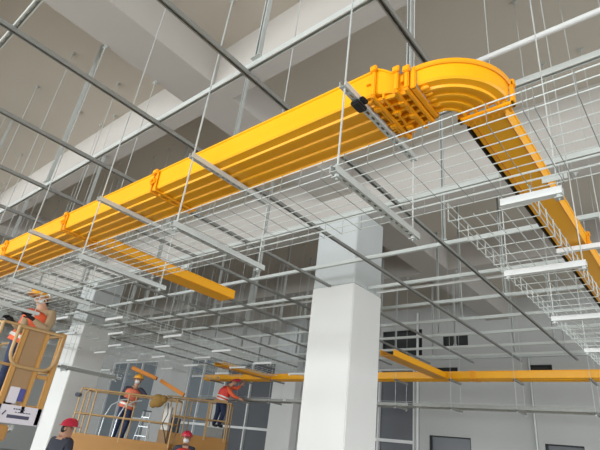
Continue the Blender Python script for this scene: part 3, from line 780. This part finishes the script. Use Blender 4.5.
P1 = {'pelvis': (-7.593, 2.654, 2.638), 'hipL': (-7.608, 2.575, 2.611), 'kneeL': (-7.513, 2.564, 2.307), 'ankL': (-7.631, 2.55, 1.90), 'hipR': (-7.562, 2.723, 2.609), 'kneeR': (-7.425, 2.7, 2.251), 'ankR': (-7.614, 2.77, 1.89), 'chest': (-7.52, 2.721, 2.974), 'neck': (-7.52, 2.721, 3.187), 'shL': (-7.563, 2.594, 3.06), 'elL': (-7.405, 2.528, 2.783), 'haL': (-7.355, 2.356, 2.862), 'shR': (-7.43, 2.873, 3.114), 'elR': (-7.236, 2.779, 2.836), 'haR': (-7.211, 2.544, 2.945), 'head': (-7.541, 2.675, 3.3)}
P2 = {'pelvis': (-12.239, 7.347, 2.255), 'hipL': (-12.167, 7.414, 2.241), 'kneeL': (-12.093, 7.375, 1.868), 'ankL': (-12.238, 7.416, 1.53), 'hipR': (-12.306, 7.285, 2.244), 'kneeR': (-12.253, 7.227, 1.88), 'ankR': (-12.393, 7.273, 1.53), 'chest': (-12.192, 7.391, 2.618), 'neck': (-12.148, 7.431, 2.807), 'shL': (-12.082, 7.56, 2.764), 'elL': (-11.906, 7.655, 2.587), 'haL': (-11.68, 7.66, 2.59), 'shR': (-12.279, 7.242, 2.723), 'elR': (-12.275, 7.15, 2.482), 'haR': (-11.94, 7.25, 2.407), 'head': (-12.111, 7.424, 2.98)}
P3 = {'pelvis': (-11.713, 10.146, 2.825), 'hipL': (-11.619, 10.151, 2.799), 'kneeL': (-11.51, 10.143, 2.518), 'ankL': (-11.639, 10.147, 2.20), 'hipR': (-11.79, 10.157, 2.81), 'kneeR': (-11.712, 10.093, 2.53), 'ankR': (-11.855, 10.132, 2.20), 'chest': (-11.662, 10.193, 3.124), 'neck': (-11.584, 10.265, 3.313), 'shL': (-11.49, 10.161, 3.209), 'elL': (-11.335, 10.25, 3.021), 'haL': (-11.209, 10.394, 2.974), 'shR': (-11.699, 10.349, 3.312), 'elR': (-11.542, 10.55, 3.276), 'haR': (-11.50, 10.66, 3.40), 'head': (-11.511, 10.359, 3.434)}
person('worker in yellow helmet, khaki jacket and orange vest on near lift', P1, (.45,-.9), ('beige','navy'), 'hat_yel', 'orange', False, True)
person('masked worker in yellow helmet and coral vest on middle lift', P2, (.55,-.5), ('jacket','navy'), 'hat_yel', 'pinkor', True)
person('worker in red helmet and orange vest leaning at far duct', P3, (.9,.35), ('orange','navy'), 'hat_red', 'redvest')
person('person in red helmet and dark jacket seen from behind, lower left', standing((-9.0, 4.36), (-.3,.95), 1.76), (.75,.6), ('jacket','navy'), 'hat_red')
person('masked person in red helmet and red vest below rear lift', standing((-9.75, 7.6), (.75,-.65), 1.86), (.75,-.65), ('jacket','navy'), 'hat_red', 'redvest', True)

# ------------------------------------------------------------------ light
wd = bpy.data.worlds.new('daylight'); scn.world = wd; wd.use_nodes = True
bg = wd.node_tree.nodes['Background']; bg.inputs[0].default_value = (.80, .90, 1.0, 1); bg.inputs[1].default_value = 1.2
def area(name, loc_, rot, sx, sy, power, color):
    l_ = bpy.data.lights.new(name, 'AREA'); l_.shape = 'RECTANGLE'; l_.size = sx; l_.size_y = sy; l_.energy = power; l_.spread = math.radians(150); l_.color = color
    o = bpy.data.objects.new(name, l_); COL.objects.link(o); o.location = loc_; o.rotation_euler = rot
for x0, x1, z0, z1 in FW:
    area('window_daylight', ((x0+x1)/2, YF-.05, (z0+z1)/2), (PI/2-.35, 0, 0), x1-x0-.1, z1-z0-.1, 1150, (.93, .97, 1.0))

for y0, y1, z0, z1 in RW:
    area('side_fill_light', (XR+.25, (y0+y1)/2, (z0+z1)/2), (PI/2-.3, 0, PI/2), y1-y0-.1, z1-z0-.1, 240, (.95, .97, 1.0))  # fill lamps added to brighten strut sides and the rear of the hall

# ------------------------------------------------------------------ camera
a, b, c, F = -7.45386276e-01, 4.50770642e-01, 1.23587035e-01, 471.476
f = Vector((math.sin(a)*math.cos(b), math.cos(a)*math.cos(b), math.sin(b)))
r = Vector((math.cos(a), -math.sin(a), 0)); u = r.cross(f)
r2 = math.cos(c)*r+math.sin(c)*u; u2 = -math.sin(c)*r+math.cos(c)*u
cam = bpy.data.cameras.new('camera'); co = bpy.data.objects.new('camera', cam); COL.objects.link(co)
mt = Matrix((r2, u2, -f)).transposed().to_4x4(); mt.translation = (0, 0, 1.65)
co.matrix_world = mt; cam.sensor_width = 36; cam.lens = F/600*36; cam.clip_start = .02; cam.clip_end = 200
scn.camera = co
scn.view_settings.view_transform = 'Standard'; scn.view_settings.look = 'None'
scn.view_settings.exposure = -.32; scn.view_settings.gamma = 1
